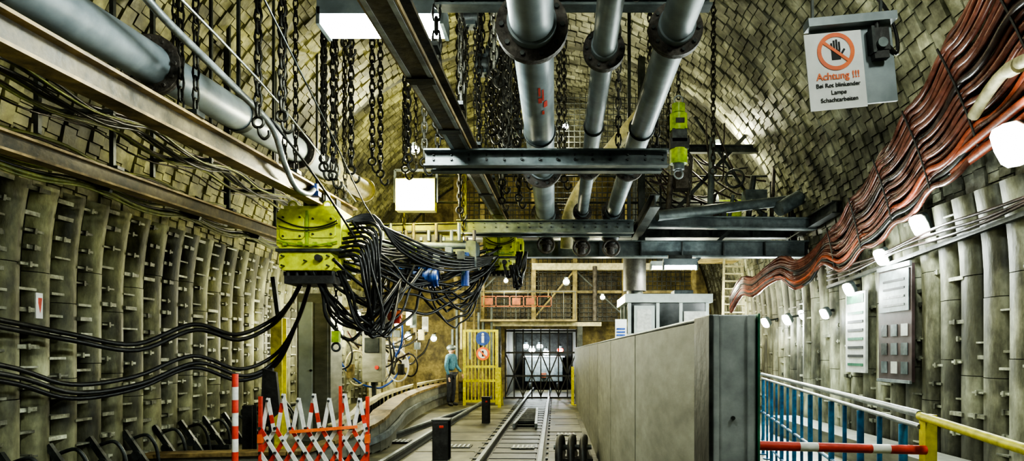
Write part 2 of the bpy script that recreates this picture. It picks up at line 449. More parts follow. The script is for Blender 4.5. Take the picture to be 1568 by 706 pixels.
b.cyl((-3.2,1,pz(1)),(-3.2,9.3,pz(9.3)),.155,steelL,32)
b.cyl((-3.2,9.32,pz(9.3)),(-3.2,10.9,pz(10.9)),.155,cream,32)
for y in(5.2,8.1): b.flange((-3.2,y,pz(y)),(0,1,.075),.23,.03,rust,12)
for y in(9.3,10.9): b.flange((-3.2,y,pz(y)),(0,1,.075),.20,.02,cream,10)
for y in(3.7,6.6):
    b.cyl((-3.2,y-.04,pz(y)),(-3.2,y+.04,pz(y)),.168,dsteel,28); b.bar((-3.2,y,pz(y)+.16),(-3.2,y,vz(-3.2)),.03,.03,dsteel)
for y in(5.5,9.9): hanger(b,-3.2,y,pz(y)+.155)
b.done()

def pipe(name,a,c,r,fl,R_,mat=steelL,clamps=()):
    b=B(name); a=V(a);c=V(c); b.cyl(a,c,r,mat,32)
    for y in fl:
        t=(y-a.y)/(c.y-a.y); b.flange(a.lerp(c,t),(c-a),R_,.028,rust,10,dsteel)
        p=a.lerp(c,t); b.cyl(p-(c-a).normalized()*.09,p+(c-a).normalized()*.09,r*1.12,mat,32)
    for y in clamps:
        t=(y-a.y)/(c.y-a.y);p=a.lerp(c,t); b.ring(p,(0,1,0),r+.006,.012,dsteel,24,6)
    return b
b=pipe('overhead_pipe',(-.15,1,3.60),(-.15,10.4,3.66),.142,(4.25,7.55,10.3),.235,clamps=(6.3,10.0))
def stain(b,cx,cz,r,ys,mat):
    for (y,a0,dl,da) in ys:
        vs=[]
        for yy in(y,y+dl):
            for a in(a0,a0+da): vs.append((cx+(r+.004)*math.sin(a),yy,cz-(r+.004)*math.cos(a)))
        b.add(vs,[(0,1,3,2)],mat)
stain(b,-.15,3.627,.142,[(4.9,.15,.16,.12),(4.95,.35,.22,.10),(5.1,.12,.10,.2),(5.2,.42,.12,.22),(5.38,.3,.08,.14)],red)
b.done()
b=pipe('overhead_pipe',(.30,1,3.66),(.43,10.4,3.70),.085,(4.7,7.7,10.2),.15,clamps=(6.3,10.0)); b.done()
b=pipe('overhead_pipe',(.74,1,3.62),(.91,10.4,3.70),.110,(4.35,7.6,10.25),.18,clamps=(6.3,10.0)); b.done()
b=B('overhead_pipe')
b.tube([(1.6,9.3,5.3),(1.15,10.2,5.0),(.55,10.9,4.4),(.25,11.2,3.9),(.2,11.3,3.3)],.11,cream,16,6)
b.tube([(1.75,9.9,5.9),(1.6,9.4,5.3)],.1,cream,16)
b.done()
for x,z in((-.15,3.5),(.43,3.45),(.91,3.45)):
    b=B('pipe_valve'); b.cyl((x,10.42,z+.2),(x,10.75,z+.1),.1,rust,16); b.ball((x,10.8,z),.16,dsteel); b.cyl((x,10.8,z),(x,10.8,z-.35),.07,rust,14); b.ring((x,10.6,z-.25),(0,1,0),.13,.02,rust,20,6); b.flange((x,10.8,z-.2),(0,0,1),.13,.02,rust,8); b.done()
def channel(b,x0,x1,y,z,h,mat,d=.09):
    b.bx(x0,x1,y-.008,y+.008,z-h/2,z+h/2,mat); b.bx(x0,x1,y-.01-d,y,z+h/2-.015,z+h/2,mat); b.bx(x0,x1,y-.01-d,y,z-h/2,z-h/2+.015,mat)
    x=x0+.08
    while x<x1:
        b.cyl((x,y-.03,z),(x,y,z),.013,dsteel,6); b.cyl((x,y-.03,z+h*.28),(x,y,z+h*.28),.01,dsteel,6); x+=.17
b=B('pipe_support_beam'); channel(b,-1.25,1.08,6.3,3.36,.16,gsteel); channel(b,-1.22,1.05,6.5,3.36,.16,gsteel)
for x in(-1.15,-.45,.62,1.0): b.bx(x-.05,x+.05,6.28,6.5,3.44,3.46,dsteel); b.chain((x,6.4,vz(x)),(x,6.4,3.45),chainm)
b.done()
b=B('pipe_support_beam'); channel(b,-1.5,1.2,10.0,3.42,.2,gsteel); channel(b,-1.5,1.2,10.3,3.42,.2,gsteel)
for x in(-1.4,1.15): b.bar((x,10.15,3.5),(x,10.15,vz(x)),.05,.05,dsteel)
b.done()
b=B('pipe_support_beam'); channel(b,-.8,1.05,4.45,3.87,.10,gsteel)
for x in(-.7,.55,1.0): b.chain((x,4.45,vz(x)),(x,4.45,3.9),chainl if x==.55 else chainm)
b.done()

b=B('steel_platform')
for y,z0,x0,x1 in((11.9,3.38,-1.0,4.6),(12.3,3.78,-2.6,4.6)):
    b.ibeam((x0,y,z0),(x1,y,z0),.30 if z0<3.5 else .26,.2,gsteel if z0<3.5 else dsteel,.025)
    x=x0+.3
    while x<x1: b.bx(x-.01,x+.01,y-.1,y+.1,z0-.13,z0+.13,dsteel); x+=.75
b.ibeam((1.6,11.2,3.74),(4.5,11.3,3.72),.2,.18,gsteel,.022)
b.ibeam((1.5,9.8,3.78),(1.5,12.3,3.7),.2,.15,dsteel)
b.ibeam((4.4,10.2,3.78),(4.4,12.3,3.7),.2,.15,dsteel)
for x in(2.2,2.9,3.6): b.bar((x,11.2,3.85),(x,13,3.85),.08,.1,dsteel)
b.bx(-2.6,4.6,12.2,14.2,3.90,3.94,dsteel)
for x in(-2.5,-1.7,-.3,1.3,2.0,3.0,4.1): b.bar((x,12.4,3.9),(x,12.4,4.9),.04,.04,dsteel)
for z in(4.35,4.85): b.cyl((-2.5,12.4,z),(4.2,12.4,z),.02,dsteel,8)
b.cyl((1.7,10.9,3.78),(4.3,11.6,4.22),.09,gsteel,18); b.cyl((3.9,11.4,4.0),(4.6,11.6,4.4),.13,gsteel,18)
b.bar((2.6,12,3.2),(3.4,12,3.9),.06,.06,dsteel)
for x in(-1.0,1.6,4.4): b.ibeam((x,12.1,3.25),(x,12.1,min(vz(x),7)),.14,.12,dsteel)
b.bar((2.1,12.2,4.0),(3.6,12.2,5.6),.07,.07,dsteel); b.bar((3.9,12.2,4.0),(2.6,12.2,5.9),.05,.05,dsteel)
b.ibeam((1.6,12.2,5.3),(4.2,12.2,5.3),.14,.12,dsteel)
b.done()
b=B('platform_piping')
for i in range(7):
    x=1.7+i*.38; b.cyl((x,12.0+.1*(i%3),3.95),(x+.05,12.0,4.4+.35*((i*5)%4)),.035+.02*(i%2),random.choice((gsteel,dsteel,rust)),12)
for i in range(16):
    a=(random.uniform(1.6,3.2),12.1,random.uniform(4.2,5.8)); c=(random.uniform(2.6,4.3),12.3,random.uniform(4.0,5.0)); b.tube(droop(a,c,random.uniform(.1,.5),7,.03),.018,random.choice((black,dkcab,rust)),6)
b.ring((3.3,12,4.7),(0.3,1,0),.16,.025,dsteel,22,6); b.bx(2.2,2.5,11.9,12.2,4.5,4.9,rust); b.bx(3.5,3.9,12,12.3,4.2,4.5,gsteel)
b.done()
b=B('wire_mesh_screen')
for i in range(36): x=-1.6+i*.11; b.bar((x,12.9,3.95),(x,12.9,6.6),.014,.014,dsteel)
for i in range(24): z=4+i*.11; b.bar((-1.6,12.89,z),(2.3,12.89,z),.014,.014,dsteel)
b.done()
b=B('platform_winch')
b.cyl((2.0,12.8,4.25),(3.1,12.8,4.25),.28,dsteel,24)
for x in(2.0,3.1): b.cyl((x-.03,12.8,4.25),(x+.03,12.8,4.25),.38,gsteel,24)
b.bx(1.8,3.3,12.5,13.1,3.94,4.02,gsteel); b.bx(3.15,3.6,12.6,13.0,4.0,4.45,ygreen)
b.done(bevel=.01)
b=B('chain_hoist')
b.cyl((1.7,9,4.55),(1.7,9,4.78),.12,ygreen,20); b.cyl((1.7,9,4.80),(1.7,9,4.92),.09,ygreen,20); b.box((1.7,9,4.47),(.2,.2,.18),dsteel)
b.cyl((1.7,9,4.1),(1.7,9,4.30),.12,ygreen,20); b.box((1.7,9,4.36),(.26,.2,.14),blackm); b.cyl((1.7,9,4.02),(1.7,9,4.1),.08,gsteel,20)
b.box((1.7,8.875,4.66),(.12,.01,.07),blackm)
b.ring((1.7,9,4.98),(0,1,0),.06,.014,steel,16,6); b.ring((1.7,9,3.96),(0,1,0),.06,.014,steel,16,6)
b.chain((1.7,9,vz(1.7)),(1.7,9,5.0),chainm); b.chain((1.6,9.05,vz(1.7)),(1.56,9.05,4.3),chainm); b.chain((1.85,9.05,4.5),(1.87,9.05,3.6),chainm,.06,.006,.03)
b.done(bevel=.01)

# ---------------------------------------------------------------- hanging chains
specs=[(-2.5,5.5,3.5),(-2.3,5.5,3.55),(-2.48,7,3.55),(-2.38,7,3.46),(-2.28,7.3,3.6),(-2.55,7.2,3.7),(-2.24,8,3.9),(-2.14,8,3.75),(-1.95,8.5,3.95),(-1.62,7.2,3.7),(-1.4,7,3.6),
 (-1.12,7.6,3.9),(-1.15,6.4,3.8),(-.7,7.2,4.0),(-.62,7.5,3.75),(-.55,7.8,3.9),(-.66,8.2,3.7),(-.5,6.8,4.2),(-.42,7.3,4.1),(-.6,6.4,4.3),(-.48,8.6,3.6),(-.38,8.8,3.9),(-.75,9.2,3.7),(.05,8.3,4.0),(.12,8.8,3.9),(-1.3,8.9,3.5),(-2.05,6.4,4.6),(2.3,9.5,4.2),(1.25,8.6,4.1),
 (-.56,7.0,3.9),(-.7,8.6,3.8),(-.46,7.6,4.0)]
for i,(x,y,z) in enumerate(specs):
    b=B('hanging_chain'); b.chain((x,y,vz(x)-.03),(x,y,z),chainl if i in(16,10,19) else chainm,.12,.0135,.058)
    b.ring((x,y,z-.06),(0,1,0),.045,.014,chainm,14,6); b.tube([(x,y,z-.1),(x+.01,y,z-.16),(x+.05,y,z-.2),(x+.09,y,z-.17),(x+.09,y,z-.13)],.014,chainm,6)
    b.done()
for i in range(6):
    x=-.85+i*.07;y=6.6+i*.4;b=B('chain_block_hoist')
    z=random.uniform(4.4,4.9)
    b.cyl((x-.07,y,z),(x+.07,y,z),.09,dsteel,16); b.box((x,y,z),(.1,.13,.2),gsteel); b.chain((x,y,vz(x)),(x,y,z+.1),chainm); b.chain((x-.04,y,z),(x-.04,y,z-.7),chainm,.07,.007,.034); b.chain((x+.04,y,z),(x+.04,y,z-.9),chainm,.07,.007,.034)
    b.done()

# ---------------------------------------------------------------- yellow monorail machines
def machine(cx,y0,z0,z1,w,d,name='monorail_trolley_unit'):
    b=B(name); x0,x1=cx-w/2,cx+w/2; h=z1-z0
    def hous(xa,xb,ya,yb,za,zb,c,m):
        vs=[]
        for yy in(ya,yb):
            vs+=[(xa+c,yy,za),(xb-c,yy,za),(xb,yy,za+c),(xb,yy,zb-c*1.6),(xb-c*1.6,yy,zb),(xa+c,yy,zb),(xa,yy,zb-c),(xa,yy,za+c)]
        b.add(vs,[tuple(range(7,-1,-1)),tuple(range(8,16))]+[(i,(i+1)%8,8+(i+1)%8,8+i) for i in range(8)],m)
    hous(x0,x1,y0,y0+d,z0+h*.30,z0+h*.88,.05,yel)
    hous(x0+w*.02,x1-w*.12,y0+.03,y0+d,z0+.0*h,z0+h*.27,.04,yel)
    b.bx(x0+w*.08,x1-w*.1,y0+.06,y0+d*.9,z0+h*.86,z0+h*.94,yel)
    b.bx(x0-.01,x1+.01,y0-.015,y0+d*.3,z0+h*.265,z0+h*.31,dsteel)
    hous(x0+.05,x0+w*.44,y0-.03,y0,z0+h*.44,z0+h*.80,.03,yel)
    hous(x0+w*.52,x1-.06,y0-.025,y0,z0+h*.46,z0+h*.78,.025,yel)
    b.bx(x0+w*.46,x0+w*.50,y0-.03,y0,z0+h*.34,z0+h*.85,ygreen)
    for i in range(4): b.box((x0+w*(.15+.23*i),y0-.03,z0+h*.37),(.05,.04,.045),ygreen)
    for px,pz_ in((.12,.48),(.38,.48),(.12,.75),(.38,.75),(.58,.51),(.86,.51),(.58,.73),(.86,.73),(.1,.06),(.8,.06),(.1,.2),(.8,.2),(.45,.13)):
        b.cyl((x0+w*px,y0-.05,z0+h*pz_),(x0+w*px,y0+.03,z0+h*pz_),.013,dsteel,6)
    b.cyl((x1,y0+d*.2,z0+h*.55),(x1+.06,y0+d*.2,z0+h*.55),h*.16,yel,20); b.cyl((x1+.05,y0+d*.2,z0+h*.55),(x1+.09,y0+d*.2,z0+h*.55),h*.07,dsteel,12)
    b.bx(x1-.02,x1+.1,y0+d*.5,y0+d,z0+h*.3,z0+h*.8,yel)
    b.cyl((x0+w*.66,y0-.06,z0+h*.17),(x0+w*.66,y0+.02,z0+h*.17),.04,blackm,14)
    for q in(.2,.75): b.ring((x0+w*q,y0+.1,z1-.04*h),(0,1,0),.045,.014,yel,16,6)
    b.tube(droop((x0+.03,y0-.05,z0+h*.42),(x1-.03,y0-.05,z0+h*.40),.05,8),.012,ygreen,6)
    b.tube(droop((x0+.03,y0-.05,z0+h*.74),(x1-.03,y0-.05,z0+h*.70),.10,8),.009,blackm,6)
    b.tube(droop((x0+.05,y0-.06,z0+h*.62),(x1-.02,y0-.06,z0+h*.66),.07,8),.008,blackm,6)
    for q in(.3,.75):
        for sgn in(-1,1):
            b.bx(cx+sgn*.13-.012,cx+sgn*.13+.012,y0+d*q-.08,y0+d*q+.08,z0+h*.9,z1+.16,dsteel); b.cyl((cx+sgn*.05,y0+d*q,z1+.02),(cx+sgn*.125,y0+d*q,z1+.02),.045,steel,14)
    for i in range(6): b.cyl((x0+.1+i*w*.14,y0+.1,z0),(x0+.1+i*w*.14,y0+.1,z0-.09),.028,blackm,10)
    b.bx(x0+.02,x1-.1,y0+.15,y0+d*.8,z0-.05,z0,dsteel)
    return b
b=machine(-2.98,7.9,2.50,3.34,.78,.9)
b.cyl((-2.86,7.75,3.37),(-2.86,7.75,3.5),.05,bluem,14); b.box((-2.86,7.75,3.38),(.14,.1,.06),bluem)
b.bx(-3.3,-2.7,7.95,8.4,2.34,2.44,blackm)
b.done(bevel=.018)
b=machine(-.93,10.9,2.88,3.62,.55,.8); b.done(bevel=.014)
b=B('monorail_drive_unit')
b.bx(-2.45,-1.75,9.6,10.3,2.75,3.1,dsteel); b.cyl((-2.3,9.5,2.6),(-1.7,9.5,2.6),.14,bluem,20); b.cyl((-2.35,9.5,2.6),(-2.3,9.5,2.6),.1,dsteel,16)
for i in range(8): b.cyl((-2.25+i*.07,9.5,2.6),(-2.235+i*.07,9.5,2.6),.155,bluem,20)
b.cyl((-2.55,9.7,3.2),(-1.4,9.9,3.2),.07,steel,16); b.bx(-1.6,-1.2,9.9,10.4,2.8,3.2,gsteel); b.box((-1.9,9.55,3.15),(.5,.1,.14),blackm)
b.cyl((-1.35,9.8,3.0),(-1.35,9.8,2.5),.06,bluem,12)
b.ibeam((-2.9,9.9,3.38),(-.9,10.3,3.5),.12,.12,dsteel)
b.cyl((-2.8,9.3,3.05),(-1.3,9.5,3.05),.045,gsteel,12); b.bx(-2.75,-2.5,9.3,9.7,2.5,2.95,blackm)
for i in range(14):
    x=-2.6+i*.11; b.cyl((x,9.45,3.12),(x,9.45,3.12+.05+.1*((i*7)%3)),.025,random.choice((steel,dsteel,rust)),8)
for i in range(8):
    x=-2.55+i*.17; b.box((x,9.42,2.95-.05*(i%3)),(.1,.12,.12),random.choice((gsteel,blackm,dsteel,ygreen)))
for x in(-2.3,-1.4): b.chain((x,9.95,vz(x)),(x,9.95,3.2),chainm)
b.done(bevel=.01)
b=B('hydraulic_hose_bundle')
for i in range(26):
    a=V((-2.65+random.uniform(-.15,.2),8.0+random.uniform(-.1,.3),random.uniform(2.6,3.15)))
    c=V((-1.15+random.uniform(-.1,.3),10.8+random.uniform(-.2,.2),random.uniform(2.85,3.3)))
    b.tube(droop(a,c,random.uniform(.02,.75),9,.045),random.choice((.014,.018,.022)),black,7,4)
for i in range(14):
    a=V((-2.75+random.uniform(-.25,.25),7.95,2.5)); c=V((-2.2+random.uniform(-.2,.5),9.3+random.uniform(-.3,.3),2.7+random.uniform(-.1,.3)))
    b.tube(droop(a,c,random.uniform(.35,.95),10,.04),random.choice((.016,.02,.024)),black,7,4)
for i in range(8):
    a=V((-2.6,7.85+.03*i,2.65+.06*i)); m_=a+V((.25+.02*i,-.05,.0)); c=V((-2.35+random.uniform(-.1,.2),8.4,1.75+random.uniform(-.1,.3)))
    b.tube([a,m_,m_+V((.05,.05,-.3)),c+V((0,0,.2)),c,c+V((.12,.05,.15)),V((-2.1,8.9,2.5))],.02,black,7,5)
for i in range(10):
    a=V((-.75+random.uniform(-.1,.15),10.8,2.95)); c=a+V((random.uniform(.05,.25),.2,.25)); b.tube(droop(a,c,random.uniform(.25,.5),8,.02),.022,black,7,4)
for i in range(9):
    a=V((-2.0+random.uniform(-.3,.3),9.5,2.9)); c=V((-1.25+random.uniform(-.1,.25),10.7,2.9)); b.tube(droop(a,c,random.uniform(.5,1.15),10,.04),random.choice((.014,.02)),black,7,4)
for i in range(6):
    b.tube([(-2.55,7.95,3.1),(-2.25,8.1,3.10+.02*i),(-2.0,8.4,3.02-.04*i),(-1.6,9,2.9-.05*i),(-1.2,10.0,2.95-.03*i),(-.95,10.8,3.1)],.018,black,7,5)
b.done()
b=B('flexible_hose')
b.tube([(-2.85,3.0,3.9),(-2.75,4,3.92),(-2.72,4.6,3.82),(-2.68,5.4,3.72),(-2.7,6.2,3.66),(-2.78,6.7,3.45),(-2.82,7.1,3.3),(-2.8,7.4,3.30),(-2.86,7.75,3.44)],.03,steel,12,6)
b.tube([(-2.7,6.2,3.72),(-2.6,7.1,3.4),(-2.45,8,2.9),(-2.3,8.6,2.4)],.014,black,8,6)
b.done()
b=B('hoist_pull_cord')
b.tube([(-2.1,3.3,3.5),(-2.5,6,3.75),(-2.9,9.5,3.7)],.009,steel,6,4); b.tube([(-1.95,4,4.0),(-2.1,6,3.6),(-2.2,8,3.1),(-2.0,9.5,2.9)],.008,dsteel,6,4)
b.done()
b=B('wall_power_cable')
for dz,dx in((0,0),(-.07,.03)):
    b.tube([(-5.3+dx,2.5,1.9+dz),(-5.3+dx,4.5,2.0+dz),(-5.3+dx,6.24,1.81+dz),(-5.2+dx,7,1.70+dz),(-4.95+dx,7.7,1.60+dz),(-4.6+dx,8.3,1.86+dz),(-4.25+dx,8.7,1.74+dz),(-3.9,9,1.95+dz),(-3.4,8.4,2.15),(-3.1,8.05,2.42)],.028,black,9,6)
for dz,dx in((0,0),(-.09,.05),(-.15,.0)):
    b.tube([(-5.3+dx,2.5,1.6+dz),(-5.3+dx,4.5,1.6+dz),(-5.3+dx,6.24,1.38+dz),(-5.2+dx,7,1.16+dz),(-4.95+dx,7.7,1.22+dz),(-4.6+dx,8.3,1.46+dz),(-4.2+dx,8.7,1.28+dz),(-3.85,9,1.48+dz),(-3.4,8.6,1.9),(-3.0,8.05,2.42)],.026,black,9,6)
for y,z in((4.5,1.8),): b.bx(-5.5,-5.25,y-.02,y+.02,z-.3,z+.35,dsteel)
b.done()
b=B('cable_tray_bundle')
for i in range(16):
    m=random.choice((ygcab,black,black,dkcab)); x=-3.75-.035*i+random.uniform(-.02,.02); z0=3.45+.02*(i%5); ph=random.uniform(0,.3)
    pts=[]
    for k in range(22):
        y=1.5+k*.42; pts.append((x,y,z0+.035*(y-2)-.10*abs(math.sin((y+ph)*2.0))+random.uniform(-.01,.01)))
    b.tube(pts,random.choice((.009,.013)),m,6,3)
for k in range(6):
    y=2.35+k*1.57; z=3.42+.035*(y-2); b.bx(-4.4,-3.7,y-.02,y+.02,z-.03,z,dsteel); b.bar((-4.35,y,z-.2),(-4.35,y,vz(-4.35)),.04,.04,dsteel); b.bar((-3.72,y,z-.05),(-3.72,y,vz(-3.72)),.03,.03,dsteel)
b.done()
b=B('cable_tray_bundle')
for i in range(12):
    m=random.choice((ygcab,black,black,dkcab)); x=-4.45-.04*i; z0=2.95+.045*i; ph=random.uniform(0,.2)
    pts=[(x,1.5+k*.42,z0+.03*(k*.42)-.09*abs(math.sin((k*.42+ph)*1.9))) for k in range(23)]
    b.tube(pts,random.choice((.012,.018)),m,6,3)
for k in range(7):
    y=1.6+k*1.6; z=3.0+.03*y; b.bar((-5.3,y,z+.5),(-4.35,y,z-.1),.04,.05,dsteel); b.bar((-5.3,y,z+.1),(-4.35,y,z-.1),.04,.04,dsteel)
b.done()
b=B('wall_base_bracket')
for k in range(15):
    y=5.2+k*.62
    b.bar((-5.48,y,.5),(-5.15,y,.03),.05,.07,dsteel); b.bar((-5.5,y,.04),(-5.05,y,.04),.09,.06,dsteel); b.cyl((-5.3,y-.05,.2),(-5.3,y+.05,.2),.06,dsteel,14)
    b.tube([(-5.42,y+.1,.4),(-5.25,y+.1,.44),(-5.15,y+.12,.3),(-5.12,y+.15,.06)],.022,dsteel,7)
b.done()
b=B('steel_post'); b.ibeam((-4.35,9.3,0),(-4.35,9.3,.75),.16,.14,blackm,.02); b.done()
b=B('warning_notice'); b.box((-5.28,6.68,1.98),(.012,.10,.26),paper,(0,0,.1))
b.add([(-5.272,6.645,2.06),(-5.272,6.715,2.06),(-5.272,6.69,1.9)],[(0,1,2)],red); b.done()
b=B('support_post'); b.ibeam((-4.02,9.5,0.05),(-4.02,9.5,2.0),.17,.16,yel2,.02); b.bx(-4.15,-3.9,9.35,9.65,0,.05,yel2); b.bar((-4.02,9.5,2.0),(-4.1,9.5,2.6),.06,.06,dsteel); b.done()
b=B('equipment_cabinet'); b.bx(-4.35,-3.78,11.0,11.6,.0,2.5,concm); b.bx(-4.32,-4.08,10.98,11.0,.15,2.35,cabinm); b.bx(-4.05,-3.82,10.98,11.0,.15,2.35,concm); b.cyl((-4.1,10.95,1.2),(-4.1,10.98,1.2),.02,blackm,8); b.done(bevel=.01)

# ---------------------------------------------------------------- barricade
b=B('warning_pole')
for i in range(9): b.cyl((-3.43,7.0,.02+i*.139),(-3.43,7.0,.02+(i+1)*.139),.033,red if i%2==0 else white,14)
b.cyl((-3.43,7,0),(-3.43,7,.03),.13,blackm,18); b.done()
b=B('scissor_barricade')
xa,xb,y=-3.36,-2.14,7.45
for x in(xa,xb):
    b.bar((x,y,0),(x,y,1.0),.035,.04,red); b.bar((x,y-.25,.03),(x,y+.25,.03),.05,.05,red)
    b.box((x,y,.52),(.05,.06,.10),orange)
nx=7; dx=(xb-xa)/nx
def slat(a,c,cols,w,dy):
    a=V(a);c=V(c);d=(c-a).normalized();n=V((d.z,0,-d.x));k=len(cols)
    for i,m in enumerate(cols):
        p=a.lerp(c,i/k);q=a.lerp(c,(i+1)/k)
        vs=[]
        for yy in(-.006,.006):
            for pt in(p-n*w/2,p+n*w/2,q+n*w/2,q-n*w/2): vs.append(pt+V((0,yy+dy,0)))
        b.add(vs,[(3,2,1,0),(4,5,6,7),(0,1,5,4),(1,2,6,5),(2,3,7,6),(3,0,4,7)],m)
for i in range(nx):
    x0=xa+dx*i;x1=x0+dx
    for j,(za,zb) in enumerate(((.08,.36),(.36,.64))):
        slat((x0,y,za),(x1,y,zb),(red,white) if j else (white,red),.045,.012)
        slat((x1,y,za),(x0,y,zb),(white,white,red) if j else (red,white),.045,-.012)
    xm=(x0+x1)/2; pk=.98+.05*((i*3)%2)
    slat((x0+.01,y,.60),(xm-.005,y,pk),(white,white,red if i%2 else white,white),.042,.02)
    slat((x1-.01,y,.60),(xm+.005,y,pk),(white,red if i%3==0 else white,white,white),.042,-.02)
    b.cyl((xm,y-.04,pk-.03),(xm,y+.04,pk-.03),.014,dsteel,8)
for i in range(nx+1):
    x=xa+dx*i
    for z in(.08,.36,.64): b.cyl((x,y-.04,z),(x,y+.04,z),.016,dsteel,8)
for i in range(nx): b.cyl((xa+dx*(i+.5),y-.03,.5),(xa+dx*(i+.5),y+.03,.5),.014,dsteel,8)
b.bar((xa+.35,y-.05,.60),(xb-.1,y-.05,.66),.01,.035,orange)
for q in(5,): b.bar((xa+dx*q+.05,y-.03,.1),(xa+dx*q+.05,y-.03,1.12),.03,.03,red)
b.done()
b=B('black_mud_flap'); b.add([(-3.75,8.3,.55),(-3.5,8.3,.75),(-3.55,8.3,1.25),(-3.72,8.3,1.3),(-3.75,8.36,.55),(-3.5,8.36,.75),(-3.55,8.36,1.25),(-3.72,8.36,1.3)],[(0,1,2,3),(7,6,5,4),(0,4,5,1),(1,5,6,2),(2,6,7,3),(3,7,4,0)],blackm); b.bar((-3.65,8.4,0),(-3.65,8.4,1.3),.05,.05,blackm); b.done()

# ---------------------------------------------------------------- right cable bundle
b=B('power_cable_bundle')
NC=15
def bundle_c(y): return 4.78-(y-4.5)*.265
for layer in range(2):
  for k in range(NC):
    if layer and k%3==0: continue
    pts=[]; r=random.choice((.026,.031,.036)); m=random.choice((redcab,redcab,dkcab,redcab,redcab,black)) if not layer else random.choice((redcab,dkcab,black))
    if k==3 and not layer: m=redcab2
    ph=random.uniform(-.04,.04); am=random.uniform(.06,.13)
    y=2.4; f=k/(NC-1); wob=random.uniform(0,6)
    while y<10.5:
        w=max(1.25-(y-4)*.095,.55)
        z=min(bundle_c(y)+((k+.5*layer)/(NC-1)-.5)*w,7.0)
        x=CX+math.sqrt(max(.1,R*R-(max(z,ZC)-ZC)**2)); sag=am*abs(math.sin((y+ph)*math.pi/.95))
        out=.24-.085*layer+.015*math.sin(y*2.3+wob)
        d=V((CX-x,0,ZC-z)).normalized()
        pts.append((x+d.x*out,y,z+d.z*out-sag+.012*math.sin(y*3.1+wob))); y+=.19
    o_=.08*layer
    pts+=[(4.4+.08*f,10.75,2.98+.45*f),(4.28,10.95,2.72+.42*f+random.uniform(-.03,.03)),(4.1,11.15,2.60+.45*f),(3.95+o_,11.4,2.78+.35*f+random.uniform(-.04,.04)),(3.78,11.65,2.72+.3*f),(3.62+o_,11.95,2.55+.3*f),(3.52,12.3,2.6+.3*f),(3.45,12.8,2.3+.3*f)]
    b.tube(pts,r,m,8,3)
yy=2.85
while yy<10.6:
    w=max(1.2-(yy-4)*.095,.55)+.10
    prev=None
    for q in range(7):
        zc=bundle_c(yy)+(q/6-.5)*w; x=CX+math.sqrt(max(.1,R*R-(max(zc,ZC)-ZC)**2)); d=V((CX-x,0,ZC-zc)).normalized()
        p=V((x+d.x*.29,yy,zc+d.z*.29))
        if prev: b.bar(prev,p,.022,.012,blackm)
        prev=p
    yy+=.95
b.done()
b=B('insulated_hose')
b.tube([(3.75,3.2,3.98),(3.85,4.2,3.93),(3.92,5.0,3.88),(4.0,5.8,4.0),(4.1,6.4,3.82)],.055,tancab,12,6)
b.cyl((3.92,5.0,3.88),(3.94,5.3,3.91),.07,tancab,14); b.cyl((3.98,5.6,3.97),(4.0,5.75,3.99),.07,tancab,14)
b.done()
b=B('insulated_hose')
b.tube([(3.85,3.0,3.70),(3.98,4.2,3.66),(4.1,5.2,3.64),(4.3,6.2,3.60),(4.4,7.2,3.5)],.05,redcab2,12,6)
b.tube([(3.8,3.0,3.85),(3.95,4.2,3.81),(4.1,5.2,3.78),(4.25,6.2,3.72),(4.35,7.2,3.6)],.045,redcab2,12,6)
b.done()
b=B('wall_cable_shelf')
for k in range(3): b.tube([(4.5,2+j*.8,3.12-.048*j*.8+.05*k+.03*math.sin(j*1.7+k)) for j in range(12)],.018,dkcab,7,3)
b.bar((4.55,2,3.09),(4.6,11,2.6),.06,.05,dsteel)
b.done()

# ---------------------------------------------------------------- lamps right
def bulkhead(x,y,z,r,name='bulkhead_lamp',power=14,sc=1.0):
    b=B(name); d=V((-.75,-.45,-.5)).normalized(); p=V((x,y,z)); al=V((-.4,-.1,.9)); al=(al-d*al.dot(d)).normalized(); s_=d.cross(al)
    def slab(t0,t1,hw,hl,m,k=1.0):
        vs=[]
        for t,kk in((t0,1),(t1,k)):
            for i in range(12):
                a=2*math.pi*i/12; vs.append(p+d*t+s_*math.copysign(abs(math.cos(a))**.6,math.cos(a))*hw*kk+al*math.copysign(abs(math.sin(a))**.6,math.sin(a))*hl*kk)
        b.add(vs,[tuple(range(11,-1,-1)),tuple(range(12,24))]+[(i,(i+1)%12,12+(i+1)%12,12+i) for i in range(12)],m)
    slab(-.09,-.0,r*.9,r*1.25,gsteel,1.1); slab(0,.02,r*1.05,r*1.4,white)
    slab(.02,r*.6,r*.92,r*1.25,lampS,.8)
    b.bar(p-d*.1,p+V((.35,.1,.1)),.04,.04,dsteel)
    o=b.done()
    q=p+d*(r+.1)
    area('glow',q,(d.to_track_quat('-Z','Y').to_euler()),r*2,r*2,power,(.90,1,.95),o)
    point(p+d*(r+.15),power*.6,(.90,1,.95),o,.08)
    return o
bulkhead(4.17,5.95,3.4,.15,power=40)
bulkhead(4.5,8.05,3.07,.105,power=38); bulkhead(4.5,9.0,2.82,.09,power=30); bulkhead(4.5,10.0,2.47,.08,power=26); bulkhead(4.5,10.9,2.15,.07,power=24)
bulkhead(4.9,13.8,2.2,.09,power=60); bulkhead(4.9,15.2,2.2,.09,power=60); bulkhead(4.9,12.9,2.25,.08,power=50)
b=B('notice_board'); b.bx(4.56,4.6,8.35,9.2,1.12,2.65,brown); b.bx(4.53,4.56,8.35,9.2,2.62,2.68,steel); b.bx(4.53,4.56,8.35,9.2,1.1,1.14,steel)
b.bx(4.545,4.556,8.4,9.15,2.05,2.6,gsteel)
for i in range(3):
    for j in range(3): b.box((4.555,8.52+i*.26,1.3+j*.25),(.008,.16,.16),random.choice((gsteel,paperd,gsteel,dsteel)))
for j in range(4): b.bx(4.54,4.546,8.5,9.05,2.12+j*.11,2.15+j*.11,random.choice((paperd,text_k,dsteel)))
b.done()
